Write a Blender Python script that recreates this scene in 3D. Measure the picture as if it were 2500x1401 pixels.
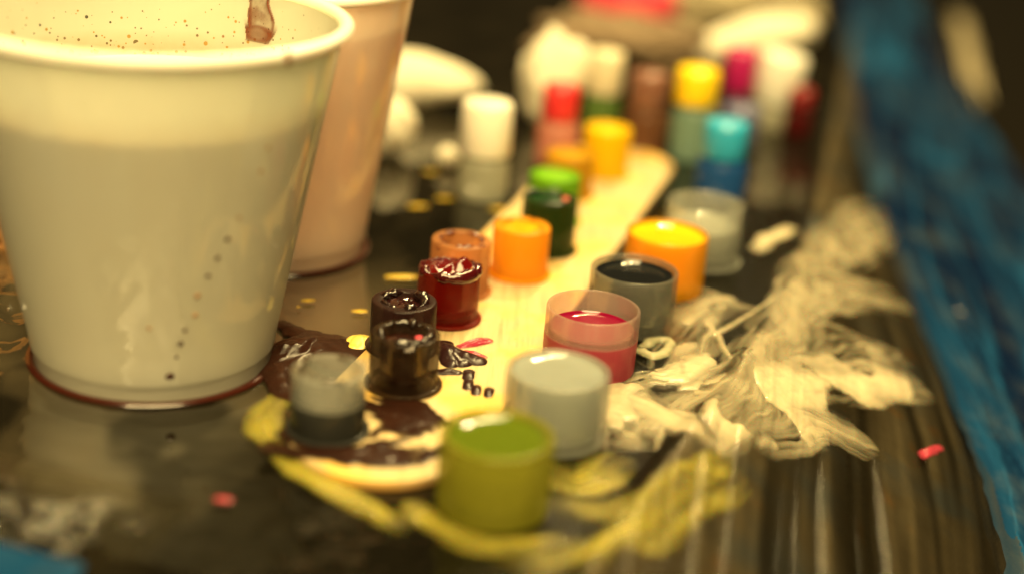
import bpy, bmesh, math, random
import numpy as np
from mathutils import Vector

for _o in list(bpy.data.objects):
    bpy.data.objects.remove(_o)
random.seed(7)
sc = bpy.context.scene
sc.unit_settings.system = 'METRIC'
sc.unit_settings.scale_length = 0.01          # one unit is one centimetre
col = sc.collection

# ------------------------------------------------------------ camera
PITCH, ROLL, HEIGHT = math.radians(21.5), math.radians(4.7), 10.45
cam_data = bpy.data.cameras.new('camera')
cam = bpy.data.objects.new('camera', cam_data)
col.objects.link(cam)
cam.location = (0, 0, HEIGHT)
from mathutils import Matrix
cam.matrix_world = (Matrix.Translation((0, 0, HEIGHT)) @ Matrix.Rotation(math.pi / 2 - PITCH, 4, 'X')
                    @ Matrix.Rotation(ROLL, 4, 'Z'))
cam_data.sensor_width = 36.0
cam_data.lens = 36.0 * 3650 / 2500
cam_data.clip_start = 0.1
cam_data.clip_end = 1000
cam_data.dof.use_dof = True
cam_data.dof.focus_distance = 25.0
cam_data.dof.aperture_fstop = cam_data.lens * 1e-3 / 1.0     # aperture 1 cm across
sc.camera = cam

# ------------------------------------------------------------ world and lamps
world = bpy.data.worlds.new('World')
sc.world = world
world.use_nodes = True
bg = world.node_tree.nodes['Background']
bg.inputs[0].default_value = (0.42, 0.29, 0.12, 1)
bg.inputs[1].default_value = 0.05
WARM = (1.0, 0.755, 0.32)


def lamp(name, loc, target, sx, sy, power, color=WARM, shape='RECTANGLE', along=None):
    d = bpy.data.lights.new(name, 'AREA')
    d.shape = shape
    d.size, d.size_y = sx, sy
    d.energy, d.color = power, color
    o = bpy.data.objects.new(name, d)
    col.objects.link(o)
    o.location = loc
    o.rotation_euler = (Vector(target) - Vector(loc)).to_track_quat('-Z', 'Y').to_euler()
    if along:
        z = (Vector(loc) - Vector(target)).normalized()
        x = Vector(along).cross(z).normalized()
        y = z.cross(x)
        o.rotation_euler = Matrix((x, y, z)).transposed().to_euler()
    return o


lamp('overhead_lamp', (6, 42, 62), (1, 27, 0), 16, 34, 36000)
lamp('desk_bulb', (15, 86, 66), (2, 25, 0), 3.6, 3.6, 36000, shape='DISK')
lamp('ceiling_tube', (15, 92, 100), (2, 25, 0), 2, 44, 40000)
lamp('side_tube', (-16, -23, 42), (-6, 19, 0), .8, 13, 9000, along=(-.55, .77, .32))
lamp('front_fill', (6, -34, 80), (-2, 25, 0), 70, 70, 185000, shape='DISK')  # added soft fill behind the camera, brightens the front faces

sc.view_settings.view_transform = 'Standard'
sc.view_settings.look = 'None'
sc.view_settings.exposure = 0.3
sc.view_settings.gamma = 1.0
sc.cycles.use_denoising = True
sc.render.filter_size = 1.1
sc.cycles.max_bounces = 12
sc.cycles.transparent_max_bounces = 24
sc.cycles.sample_clamp_indirect = 6.0


# ------------------------------------------------------------ helpers
def _h(ix, iy, seed):
    n = (ix.astype(np.int64) * 374761393 + iy.astype(np.int64) * 668265263 + seed * 974634777) & 0x7fffffff
    n = ((n ^ (n >> 13)) * 1274126177) & 0x7fffffff
    return ((n ^ (n >> 16)) & 0xffff) / 65535.0


def vnoise(x, y, seed=0):
    x0, y0 = np.floor(x), np.floor(y)
    fx, fy = x - x0, y - y0
    fx, fy = fx * fx * (3 - 2 * fx), fy * fy * (3 - 2 * fy)
    a, b = _h(x0, y0, seed), _h(x0 + 1, y0, seed)
    c, d = _h(x0, y0 + 1, seed), _h(x0 + 1, y0 + 1, seed)
    return (a * (1 - fx) + b * fx) * (1 - fy) + (c * (1 - fx) + d * fx) * fy


def fbm(x, y, seed=0, octaves=4):
    t, a, s = 0.0, 0.5, 0.0
    for k in range(octaves):
        t = t + a * vnoise(x * 2 ** k, y * 2 ** k, seed + k * 17)
        s += a
        a *= 0.5
    return t / s


RY = np.array([10, 16.8, 18.91, 20.73, 22.01, 24.14, 27.05, 31.71, 37.11, 46.66, 80., 140.])
RX = np.array([-.2, 1.4, 2.2, 2.95, 3.5, 4.35, 5.3, 6.55, 7.8, 9.9, 17.2, 30.3])


def edges(x, y):
    """signed distances beyond the table's right edge and beyond its front edge"""
    return (x - np.interp(y, RY, RX)) * .966, -((x + 6.3) * .263 + (y - 16.7) * .965)


def soft(s, w=.18):
    return .5 * (s + np.sqrt(s * s + w * w))


def surf(x, y):
    s1, s2 = edges(x, y)
    d = .5 * soft(s1) + .6 * soft(s2)
    return -(d - soft(d - 3.0, .6))


def link(name, me, mat, parent=None):
    o = bpy.data.objects.new(name, me)
    if mat:
        me.materials.append(mat)
    col.objects.link(o)
    if parent:
        o.parent = parent
    return o


def smooth(me):
    me.polygons.foreach_set('use_smooth', [True] * len(me.polygons))


def tag(o, label, cat, group=None, kind=None):
    if label:
        o['label'] = label
    if cat:
        o['category'] = cat
    if group:
        o['group'] = group
    if kind:
        o['kind'] = kind
    return o


def empty(name, loc, rz=0.0):
    o = bpy.data.objects.new(name, None)
    o.empty_display_size = .3
    col.objects.link(o)
    o.location = loc
    o.rotation_euler = (0, 0, rz)
    return o


def lathe(name, prof, mat, parent=None, n=72, closed=True, wob=0.0, seed=0):
    """revolve a list of (radius, z); closed joins the last ring to the first"""
    vs, fs = [], []
    rnd = np.random.RandomState(seed)
    ph = rnd.rand(4) * 6.28
    for (r, z) in prof:
        for k in range(n):
            a = 2 * math.pi * k / n
            rr = r * (1 + wob * (math.sin(2 * a + ph[0]) + .5 * math.sin(3 * a + ph[1])))
            vs.append((rr * math.cos(a), rr * math.sin(a), z))
    m = len(prof)
    for i in range(m if closed else m - 1):
        j = (i + 1) % m
        for k in range(n):
            l = (k + 1) % n
            fs.append((i * n + k, i * n + l, j * n + l, j * n + k))
    if not closed:
        if prof[0][0] > 1e-4:
            fs.append(tuple(reversed(range(n))))
        if prof[-1][0] > 1e-4:
            fs.append(tuple(range((m - 1) * n, m * n)))
    me = bpy.data.meshes.new(name)
    me.from_pydata(vs, [], fs)
    smooth(me)
    me.update()
    bm = bmesh.new()
    bm.from_mesh(me)
    bmesh.ops.remove_doubles(bm, verts=bm.verts, dist=1e-4)
    bmesh.ops.recalc_face_normals(bm, faces=bm.faces)
    for e in bm.edges:
        if len(e.link_faces) == 2 and e.calc_face_angle(0) > math.radians(50):
            e.smooth = False
    bm.to_mesh(me)
    bm.free()
    return link(name, me, mat, parent)


def grid_mesh(name, X, Y, Z, keep=None, attrs=None):
    """X, Y, Z 2-D arrays; keep: 2-D bool of the vertices that stay"""
    ny, nx = X.shape
    idx = np.arange(nx * ny).reshape(ny, nx)
    q = np.stack([idx[:-1, :-1], idx[:-1, 1:], idx[1:, 1:], idx[1:, :-1]], -1).reshape(-1, 4)
    P = np.stack([X.ravel(), Y.ravel(), Z.ravel()], -1)
    if keep is not None:
        k = keep.ravel()
        q = q[k[q].any(axis=1)]
        used = np.unique(q)
        re = -np.ones(nx * ny, int)
        re[used] = np.arange(len(used))
        q, P = re[q], P[used]
    else:
        used = np.arange(nx * ny)
    me = bpy.data.meshes.new(name)
    me.vertices.add(len(P))
    me.vertices.foreach_set('co', P.astype(np.float32).ravel())
    me.loops.add(len(q) * 4)
    me.loops.foreach_set('vertex_index', q.astype(np.int32).ravel())
    me.polygons.add(len(q))
    me.polygons.foreach_set('loop_start', np.arange(0, len(q) * 4, 4, dtype=np.int32))
    me.update(calc_edges=True)
    me.validate()
    smooth(me)
    for an, arr in (attrs or {}).items():
        at_ = me.attributes.new(an, 'FLOAT', 'POINT')
        at_.data.foreach_set('value', arr.ravel()[used].astype(np.float32))
    return me


# ------------------------------------------------------------ materials
class NT:
    def __init__(self, name):
        self.m = bpy.data.materials.new(name)
        self.m.use_nodes = True
        self.t = self.m.node_tree
        self.t.nodes.clear()
        self.out = self.t.nodes.new('ShaderNodeOutputMaterial')

    def n(self, typ, ins=None, **props):
        nd = self.t.nodes.new(typ)
        for k, v in props.items():
            setattr(nd, k, v)
        for k, v in (ins or {}).items():
            self.set(nd, k, v)
        return nd

    def set(self, nd, k, v):
        s = nd.inputs[k]
        if isinstance(v, bpy.types.NodeSocket):
            self.t.links.new(v, s)
        elif isinstance(v, bpy.types.Node):
            self.t.links.new(v.outputs[0], s)
        else:
            if isinstance(v, tuple) and len(v) == 3 and s.type == 'RGBA':
                v = (*v, 1)
            s.default_value = v

    def math(self, op, a, b=0.0, c=None):
        nd = self.n('ShaderNodeMath', operation=op)
        self.set(nd, 0, a)
        self.set(nd, 1, b)
        if c is not None:
            self.set(nd, 2, c)
        return nd.outputs[0]

    def ramp(self, fac, stops):
        nd = self.n('ShaderNodeValToRGB', {'Fac': fac})
        el = nd.color_ramp.elements
        while len(el) < len(stops):
            el.new(0.5)
        for e, (p, c) in zip(el, stops):
            e.position = p
            e.color = (*c, 1) if isinstance(c, tuple) else (c, c, c, 1)
        return nd.outputs[0]

    def mixc(self, f, a, b):
        nd = self.n('ShaderNodeMix', data_type='RGBA')
        self.set(nd, 0, f)
        self.set(nd, 6, a)
        self.set(nd, 7, b)
        return nd.outputs[2]

    def mixs(self, f, a, b):
        nd = self.n('ShaderNodeMixShader')
        self.set(nd, 0, f)
        self.set(nd, 1, a)
        self.set(nd, 2, b)
        return nd.outputs[0]

    def obj(self):
        return self.n('ShaderNodeTexCoord').outputs['Object']

    def noise(self, scale, detail=4, rough=.5, vec=None):
        nd = self.n('ShaderNodeTexNoise', {'Scale': scale, 'Detail': detail, 'Roughness': rough,
                                           'Vector': vec or self.obj()})
        return nd.outputs['Fac']

    def bump(self, h, strength=.3, dist=.02):
        return self.n('ShaderNodeBump', {'Height': h, 'Strength': strength, 'Distance': dist}).outputs[0]

    def done(self, s):
        self.t.links.new(s if isinstance(s, bpy.types.NodeSocket) else s.outputs[0], self.out.inputs[0])
        return self.m


def attr(t, name):
    return t.n('ShaderNodeAttribute', attribute_name=name).outputs['Fac']


def plastic(name, tint=(.9, .9, .88), opacity=.5, rough=.22, trans=.55, scratch=0.0, dirt=None, gloss=1.0, wet=None):
    """milky polypropylene: some light goes straight through, some is scattered"""
    t = NT(name)
    co = t.obj()
    sep = t.n('ShaderNodeSeparateXYZ', {0: co})
    ang = t.math('ARCTAN2', sep.outputs[0], sep.outputs[1])
    vec = t.n('ShaderNodeCombineXYZ', {0: t.math('MULTIPLY', ang, 26.0), 1: t.math('MULTIPLY', sep.outputs[2], 1.2)}).outputs[0]
    fine = t.noise(1.0, 4, .6, vec)
    cloud = t.noise(2.2, 3, .5)
    c = t.mixc(t.math('MULTIPLY', cloud, .35), tint, tuple(v * .72 for v in tint))
    if dirt:
        d = t.ramp(t.noise(3.2, 5, .65), [(.58, 0.0), (.66, 1.0)])
        zf = t.n('ShaderNodeMapRange', {'Value': sep.outputs[2], 'From Min': dirt[1], 'From Max': dirt[2]}).outputs[0]
        c = t.mixc(t.math('MULTIPLY', d, zf), c, dirt[0])
    wetf = None
    if wet:      # where ink wets the wall its colour shows through undimmed
        zz = t.math('ADD', sep.outputs[2], t.math('MULTIPLY', cloud, .05))
        wetf = t.n('ShaderNodeMapRange', {'Value': zz, 'From Min': wet[0] + .05, 'From Max': wet[0] - .02}).outputs[0]
        c = t.mixc(t.math('MULTIPLY', wetf, wet[2]), c, wet[1])
    b = t.bump(fine, .15 + scratch, .01)
    body = t.mixs(trans, t.n('ShaderNodeBsdfDiffuse', {0: c, 'Normal': b}), t.n('ShaderNodeBsdfTranslucent', {0: c, 'Normal': b}))
    op = t.math('ADD', opacity - .06, t.math('MULTIPLY', fine, .12 + scratch * .3))
    if wet:
        op = t.math('ADD', op, t.math('MULTIPLY', wetf, wet[3]))
    clear = t.n('ShaderNodeBsdfTransparent', {0: tuple(.5 + .5 * v for v in tint)})
    s = t.mixs(op, clear, body)
    fr = t.n('ShaderNodeFresnel', {'IOR': 1.45, 'Normal': b}).outputs[0]
    s = t.mixs(t.math('MULTIPLY', fr, .3 * gloss), s, t.n('ShaderNodeBsdfGlossy', {0: (1, 1, 1), 'Roughness': rough, 'Normal': b}))
    return t.done(s)


def ink(name, color, rough=.07, sss=.35, radius=(.25, .15, .08), lump=0.0):
    t = NT(name)
    n1 = t.noise(3.0, 4, .55)
    c = t.mixc(t.math('MULTIPLY', n1, .5), color, tuple(v * .6 for v in color))
    ins = {'Base Color': c, 'Roughness': rough, 'IOR': 1.45, 'Subsurface Weight': sss, 'Subsurface Scale': .4,
           'Subsurface Radius': radius, 'Coat Weight': .6, 'Coat Roughness': .04}
    if lump:
        ins['Normal'] = t.bump(t.noise(5.0, 4, .5), lump * .4, .05)
    return t.done(t.n('ShaderNodeBsdfPrincipled', ins))


def matte(name, color, rough=.6, var=.25, scale=4.0, sss=0.0, bump=.2, bscale=14.0, transl=0.0):
    t = NT(name)
    n1 = t.noise(scale, 5, .6)
    c = t.mixc(t.math('MULTIPLY', n1, var * 2), color, tuple(v * .5 for v in color))
    p = t.n('ShaderNodeBsdfPrincipled', {'Base Color': c, 'Roughness': rough, 'Subsurface Weight': sss, 'Subsurface Scale': .3,
                                         'Normal': t.bump(t.noise(bscale, 4, .6), bump, .03)})
    s = p.outputs[0]
    if transl:
        s = t.mixs(transl, s, t.n('ShaderNodeBsdfTranslucent', {0: c}))
    return t.done(s)


def smear_mat(name, color, color2, dens=30.0, rough=.25, sss=.2, lim=1.0, bmp=.35, spec=.5):
    """a smear that covers more where it lies thicker"""
    t = NT(name)
    thk = attr(t, 'thickness')
    cov = t.math('SUBTRACT', 1.0, t.math('POWER', 2.718, t.math('MULTIPLY', thk, -dens)))
    cov = t.math('MULTIPLY', cov, lim)
    c = t.mixc(t.noise(2.5, 5, .6), color, color2)
    p = t.n('ShaderNodeBsdfPrincipled', {'Base Color': c, 'Roughness': rough, 'IOR': 1.46, 'Specular IOR Level': spec, 'Subsurface Weight': sss,
                                         'Subsurface Scale': .15, 'Normal': t.bump(t.noise(16, 5, .65), bmp, .03)})
    return t.done(t.mixs(cov, t.n('ShaderNodeBsdfTransparent'), p))


# ------------------------------------------------------------ the table
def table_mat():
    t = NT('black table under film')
    haze_reflection = attr(t, 'haze_reflection')
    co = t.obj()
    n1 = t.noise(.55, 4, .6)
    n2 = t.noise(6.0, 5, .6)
    c = t.mixc(haze_reflection, (.0015, .0013, .001), (.10, .078, .042))  # tan base colour holds painted reflections as well as milky film
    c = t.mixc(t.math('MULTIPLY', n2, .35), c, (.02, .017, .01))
    r = t.math('ADD', .03, t.math('MULTIPLY', haze_reflection, .06))
    p = t.n('ShaderNodeBsdfPrincipled', {'Base Color': c, 'Roughness': r, 'IOR': 1.9, 'Specular IOR Level': t.math('ADD', .14, t.math('MULTIPLY', t.math('MINIMUM', haze_reflection, .4), 2.2)), 'Coat Weight': t.math('MULTIPLY', t.math('MINIMUM', haze_reflection, .4), 2.2), 'Coat IOR': 1.5,
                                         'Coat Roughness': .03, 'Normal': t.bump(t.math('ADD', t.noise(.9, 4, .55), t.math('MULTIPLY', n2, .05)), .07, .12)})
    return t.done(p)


def axis(segs):
    out = []
    for a, b, st in segs:
        out.append(np.arange(a, b, st))
    return np.concatenate(out + [[segs[-1][1]]])


gx = axis([(-40, -12, .8), (-12, 12, .09), (12, 40, .5)])
gy = axis([(6, 14, .4), (14, 36, .09), (36, 60, .25), (60, 110, 1.2)])
X, Y = np.meshgrid(gx, gy)
S1, S2 = edges(X, Y)
Z = surf(X, Y) - .03
near = np.exp(-np.maximum(0, Y - 16.0) / 2.2) * (X < 3)           # the crumpled front strip
Z = Z + near * .10 * (np.abs(fbm(X * 1.6, Y * 2.6, 3, 4) - .5) * 2 - .3) * (S1 < 0)
lf = np.exp(-((X + 8.8) / 1.1) ** 2 - ((Y - 23.5) / 2.4) ** 2)
Z = Z + lf * .22 * (1 - np.abs(fbm(X * 1.3, Y * .9, 8, 4) - .5) * 4)
for (ax, ay, bx, by, hh, ww) in ((-7.6, 20.2, -3.2, 17.7, .05, .10), (-8.2, 19.2, -4.6, 17.4, .035, .14), (-4.4, 20.2, -3.0, 18.4, .03, .08), (-3.6, 24.6, -2.6, 22.2, .03, .07), (-7.5, 18.6, -6.6, 17.3, .06, .10), (-6.2, 18.4, -4.9, 17.9, .03, .06)):
    tt = np.clip(((X - ax) * (bx - ax) + (Y - ay) * (by - ay)) / ((bx - ax) ** 2 + (by - ay) ** 2), 0, 1)
    dd = np.hypot(X - ax - tt * (bx - ax), Y - ay - tt * (by - ay) - .25 * np.sin(tt * 3.1))
    Z = Z + hh * np.exp(-(dd / ww) ** 2) * np.sin(np.pi * np.clip(tt, .02, .98))
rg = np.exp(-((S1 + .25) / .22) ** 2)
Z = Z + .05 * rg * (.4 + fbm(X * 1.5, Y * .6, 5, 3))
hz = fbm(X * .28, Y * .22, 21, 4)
haze_reflection = np.clip((hz - .47) * 5, 0, 1)
left = 1 / (1 + np.exp((X + 3.4 + (20 - Y) * .25) * 3))            # milky film by the cups, bright tan reflections painted in with it
haze_reflection = np.maximum(haze_reflection * .35 * (X < 0), left * (.30 + .65 * np.clip((fbm(X * .5, Y * .4, 33, 3) - .3) * 2.2, 0, 1)))
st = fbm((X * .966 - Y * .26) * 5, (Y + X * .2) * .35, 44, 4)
haze_reflection = np.maximum(haze_reflection, np.clip((st - .55) * 4, 0, 1) * .3 * (S1 > -1.6))
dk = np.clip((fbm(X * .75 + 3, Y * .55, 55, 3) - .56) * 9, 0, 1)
haze_reflection = haze_reflection * (1 - .85 * dk)
haze_reflection = haze_reflection * np.where(Y > 25, np.clip(1 - (Y - 25) / 3, .1, 1), 1)
haze_reflection = np.where(S1 > -5.3, haze_reflection * .12, haze_reflection) * np.clip((Y - 17.0 + .5 * (fbm(X * .8, Y * .8, 57, 3) - .5)) / 1.0, .12, 1)
haze_reflection = haze_reflection * (1 - .9 * np.exp(-((X + 3.6) / .8) ** 2 - ((Y - 18.2) / .7) ** 2))
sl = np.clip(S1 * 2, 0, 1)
haze_reflection = np.maximum(haze_reflection, sl * .04)
table = link('table_top', grid_mesh('table_top', X, Y, Z, None, {'haze_reflection': haze_reflection}), table_mat())
tag(table, 'black glossy table under clear film with rounded edges', None, kind='structure')


# ------------------------------------------------------------ film draped over the right edge
def film_mat(name, base, base2, amount, glossr=.14, gl=.26):
    t = NT(name)
    m = attr(t, 'paleness')
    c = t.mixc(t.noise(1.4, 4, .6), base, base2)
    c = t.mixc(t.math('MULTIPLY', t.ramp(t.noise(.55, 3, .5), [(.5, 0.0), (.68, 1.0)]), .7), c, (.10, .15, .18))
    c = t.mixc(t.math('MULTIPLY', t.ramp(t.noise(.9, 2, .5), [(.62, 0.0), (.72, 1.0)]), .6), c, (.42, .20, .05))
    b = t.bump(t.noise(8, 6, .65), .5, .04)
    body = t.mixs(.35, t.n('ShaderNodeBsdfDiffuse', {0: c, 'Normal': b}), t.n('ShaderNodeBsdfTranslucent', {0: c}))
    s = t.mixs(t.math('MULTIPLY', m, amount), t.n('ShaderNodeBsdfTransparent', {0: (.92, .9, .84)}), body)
    fr = t.n('ShaderNodeFresnel', {'IOR': 1.5, 'Normal': b}).outputs[0]
    s = t.mixs(t.math('MULTIPLY', t.math('MULTIPLY', fr, gl), attr(t, 'edge')), s, t.n('ShaderNodeBsdfGlossy', {0: (1, 1, 1), 'Roughness': glossr, 'Normal': b}))
    return t.done(s)


BY = np.array([14, 21.67, 26.48, 29.77, 34.6, 42.76, 61.2, 110])
BS = np.array([6.4, 5.0, 3.4, 2.45, 1.35, .35, -.8, -1.5])


def pleats(x, y, s1):
    q = s1 + .25 * y + .35 * (vnoise(s1 * .5, y * .12, 3) - .5)
    w = .5 * (vnoise(q * 2.1 + .3 * vnoise(q * .5, y * .3, 2), y * .06, 61) - .5) + .28 * (vnoise(q * 5.5, y * .10, 62) - .5) + .12 * (vnoise(q * 14, y * .2, 63) - .5)
    w = w * (.35 + 1.1 * vnoise(s1 * .7 + 9, y * .22, 64)) + .06 * (vnoise(s1 * 3.0 + y * .75, y * .5, 65) - .5)
    return w * (.16 + .75 / (1 + np.exp((y - 21.5) * .7)))


uu = np.arange(-1.7, 9.0, .05)
vv = axis([(13.5, 36, .09), (36, 95, .5)])
U, V = np.meshgrid(uu, vv)
FX = np.interp(V, RY, RX) + U / .966
FYy = V
PZ = pleats(FX, FYy, U)
ramp_in = np.clip((U + 1.7) / 1.7, 0, 1)
ridge = .10 * np.exp(-(np.where(U < 0, U / .26, U / .40)) ** 2) * (.6 + .6 * vnoise(FYy * .7, FYy * 0, 66))
FZ = surf(FX, FYy) + .01 + np.clip(U + .3, 0, 1) * (PZ + .12) * .55 + .03 * ramp_in + ridge
paleness = np.clip((PZ / (.16 + .75 / (1 + np.exp((FYy - 21.5) * .7))) + .12) * 2.0, 0, 1) * (.35 + .65 * vnoise(U * 9 + FYy * 2.2, FYy * .25, 71)) * (.4 + .6 * np.clip(U + .6, 0, 1)) * ramp_in
paleness = np.clip(paleness * 1.25, 0, 1) * np.clip((U + .25) * 4, .12, 1)
paleness = np.clip(paleness + .5 * np.exp(-((U - .03) / .07) ** 2) * vnoise(FYy * 2, U * 0, 69), 0, 1)  # bright line of light painted along the ridge
paleness = np.clip(paleness * .85 + .42 * np.where(U > -.05, np.exp(-(U / .55) ** 2), 0) * (.5 + vnoise(FYy * 1.3, U * 3, 68)), 0, 1)  # lit tan band beside the ridge, painted into the film colour
fkeep = U < np.interp(FYy, BY, BS) + .35
film = link('cling_film', grid_mesh('cling_film', FX, FYy, FZ, fkeep, {'paleness': paleness, 'edge': np.ones(U.shape)}),
            film_mat('clear pleated film', (.36, .29, .17), (.12, .09, .045), .42))
tag(film, 'clear pleated cling film hanging over the right table edge', 'cling film')

# blue sheet lying over the slope
bu = np.linspace(0, 1, 150)
U, V = np.meshgrid(bu, vv)
S0 = np.interp(V, BY, BS)
S9 = np.interp(V, [14, 38, 45.6, 50.8, 59.4, 70, 95], [13, 8.5, 6.1, 4.9, 3.6, 2.4, .5])
U = U * (S9 - S0)
wob = .12 * (vnoise(V * .8, V * 0, 81) - .5) + .06 * (vnoise(V * 3, V * 0, 82) - .5)
SS = S0 + U + wob
BX = np.interp(V, RY, RX) + SS / .966
q = U * 1.0 - (V - 20) * .06
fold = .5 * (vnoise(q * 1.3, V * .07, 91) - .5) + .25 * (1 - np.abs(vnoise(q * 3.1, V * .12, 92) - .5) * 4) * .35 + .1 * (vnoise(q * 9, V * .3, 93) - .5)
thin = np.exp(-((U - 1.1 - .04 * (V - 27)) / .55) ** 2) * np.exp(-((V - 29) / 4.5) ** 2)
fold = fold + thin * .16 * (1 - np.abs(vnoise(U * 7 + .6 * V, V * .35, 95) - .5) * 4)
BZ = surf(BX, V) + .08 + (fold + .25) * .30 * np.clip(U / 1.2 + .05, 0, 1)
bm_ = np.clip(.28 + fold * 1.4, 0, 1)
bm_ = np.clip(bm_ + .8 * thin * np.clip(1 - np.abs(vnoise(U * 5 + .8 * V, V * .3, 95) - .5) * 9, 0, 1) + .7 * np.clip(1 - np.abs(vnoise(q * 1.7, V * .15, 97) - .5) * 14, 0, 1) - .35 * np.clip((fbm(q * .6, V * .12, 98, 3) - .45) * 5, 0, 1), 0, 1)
blue_mat = None


def blue_film():
    t = NT('blue barrier film')
    m = attr(t, 'paleness')
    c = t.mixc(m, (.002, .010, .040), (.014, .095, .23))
    mottle = t.ramp(t.noise(.7, 6, .65), [(.50, 0.0), (.70, 1.0)])  # grey tan patches scattered by noise
    c = t.mixc(t.math('MULTIPLY', mottle, .18), c, (.17, .20, .17))
    b = t.bump(t.noise(4, 5, .6), .3, .05)
    p = t.n('ShaderNodeBsdfPrincipled', {'Base Color': c, 'Roughness': .2, 'IOR': 1.5, 'Specular IOR Level': .3, 'Normal': b})
    return t.done(t.mixs(.2, p, t.n('ShaderNodeBsdfTranslucent', {0: c})))


BLUE = blue_film()
blue = link('blue_film', grid_mesh('blue_film', BX, V, BZ, None, {'paleness': bm_}), BLUE)
tag(blue, 'wide blue creased plastic film running along the right side', 'plastic film')

# blue sheet below the front edge
fu = np.arange(-14, 1.5, .1)
fv = np.arange(.35, 6, .1)
U, V = np.meshgrid(fu, fv)
CX = -6.3 + U * .965 - V * .263 + 0 * V
CY = 16.7 - U * .263 - V * .965
CZ = surf(CX, CY) + .14 + .12 * (fbm(U * .9, V * 1.5, 101, 4) - .3)
front_blue = link('blue_film', grid_mesh('blue_film_front', CX, CY, CZ, None, {'paleness': np.clip(.3 + fbm(U, V, 4, 3) * .5, 0, 1)}), BLUE)
tag(front_blue, 'blue plastic film at the front edge below the white cup', 'plastic film')

# crinkled strip of clear film along the front edge that sparkles
fu = np.arange(-6.5, 2.0, .045)
fv = np.arange(-1.5, .5, .045)
U, V = np.meshgrid(fu, fv)
CX = -6.3 + U * .965 - V * .263
CY = 16.7 - U * .263 - V * .965
cr = 1 - np.abs(fbm(U * 1.7 + V, V * 2.4, 111, 4) - .5) * 4
CZ = surf(CX, CY) + .03 + (.05 + .2 * np.exp(-((U + .5) / 1.8) ** 2)) * np.clip(cr, -.2, 1) * np.exp(-((V + .3) / .6) ** 2)
crk = link('crinkled_film', grid_mesh('crinkled_film', CX, CY, CZ, None, {'paleness': np.clip(cr * .5, 0, 1), 'edge': np.clip((1.9 - U) / 1.6, 0, 1) * np.clip((U + 6.4) / 1, 0, 1) * np.clip((V + 1.45 + .5 * (fbm(U, V, 6, 3) - .5)) / .9, 0, 1) * np.clip(.4 + (fbm(U * 1.2, V * 1.2, 16, 3) - .45) * 5, 0, 1)}),
           film_mat('crinkled clear film', (.5, .42, .26), (.3, .25, .15), .04, .04, .95))
tag(crk, 'crinkled clear film strip sparkling along the near table edge', 'cling film')


# ------------------------------------------------------------ wooden stick
AX = np.array([.255, .967])
NX = np.array([.967, -.255])
DT = .17


def depressor():
    a0, a1, o0, o1 = 17.25, 35.75, -8.07, -5.33
    w = (o1 - o0) / 2
    mid = (o0 + o1) / 2
    prof = []
    for k in range(25):
        th = math.pi * k / 24
        prof.append((a1 - w + w * math.sin(th), mid - w * math.cos(th)))
    for k in range(25):
        th = math.pi * k / 24
        prof.append((a0 + w - w * math.sin(th), mid + w * math.cos(th)))
    bm = bmesh.new()
    vs = [bm.verts.new((*(AX * a + NX * o), 0.01)) for a, o in prof]
    f = bm.faces.new(vs)
    r = bmesh.ops.extrude_face_region(bm, geom=[f])
    for v in r['geom']:
        if isinstance(v, bmesh.types.BMVert):
            v.co.z = DT
    bmesh.ops.recalc_face_normals(bm, faces=bm.faces)
    ed = [e for e in bm.edges if abs(e.verts[0].co.z - e.verts[1].co.z) < 1e-5]
    bmesh.ops.bevel(bm, geom=ed, offset=.03, segments=2, affect='EDGES', profile=.6)
    me = bpy.data.meshes.new('wooden_stick')
    bm.to_mesh(me)
    bm.free()
    t = NT('pale birch wood')
    co = t.obj()
    rot = t.n('ShaderNodeMapping', {'Vector': co, 'Rotation': (0, 0, math.radians(14.8)), 'Scale': (9, .5, 9)}).outputs[0]
    grain = t.noise(1.0, 5, .6, rot)
    c = t.ramp(grain, [(.25, (.34, .24, .11)), (.55, (.52, .40, .21)), (.8, (.43, .32, .16))])
    # yellow and brown ink soaked into the wood
    st1 = t.ramp(t.noise(.75, 4, .55), [(.47, 0.0), (.64, 1.0)])
    c = t.mixc(t.math('MULTIPLY', st1, .8), c, (.74, .43, .06))
    sp = t.ramp(t.noise(5.5, 3, .5), [(.66, 0.0), (.72, 1.0)])
    c = t.mixc(t.math('MULTIPLY', sp, .6), c, (.45, .22, .03))
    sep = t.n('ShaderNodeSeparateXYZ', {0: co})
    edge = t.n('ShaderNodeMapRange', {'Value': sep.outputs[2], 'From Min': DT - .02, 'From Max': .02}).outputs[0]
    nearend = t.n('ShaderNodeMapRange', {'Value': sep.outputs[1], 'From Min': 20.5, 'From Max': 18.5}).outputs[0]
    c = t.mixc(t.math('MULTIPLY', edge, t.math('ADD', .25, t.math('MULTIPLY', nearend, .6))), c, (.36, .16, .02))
    p = t.n('ShaderNodeBsdfPrincipled', {'Base Color': c, 'Roughness': .45, 'Subsurface Weight': .15, 'Subsurface Scale': .1,
                                         'Normal': t.bump(grain, .12, .02)})
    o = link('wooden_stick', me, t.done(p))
    return tag(o, 'wide pale wooden spatula stick with rounded ends under the small ink caps', 'wooden stick')


depressor()

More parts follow.
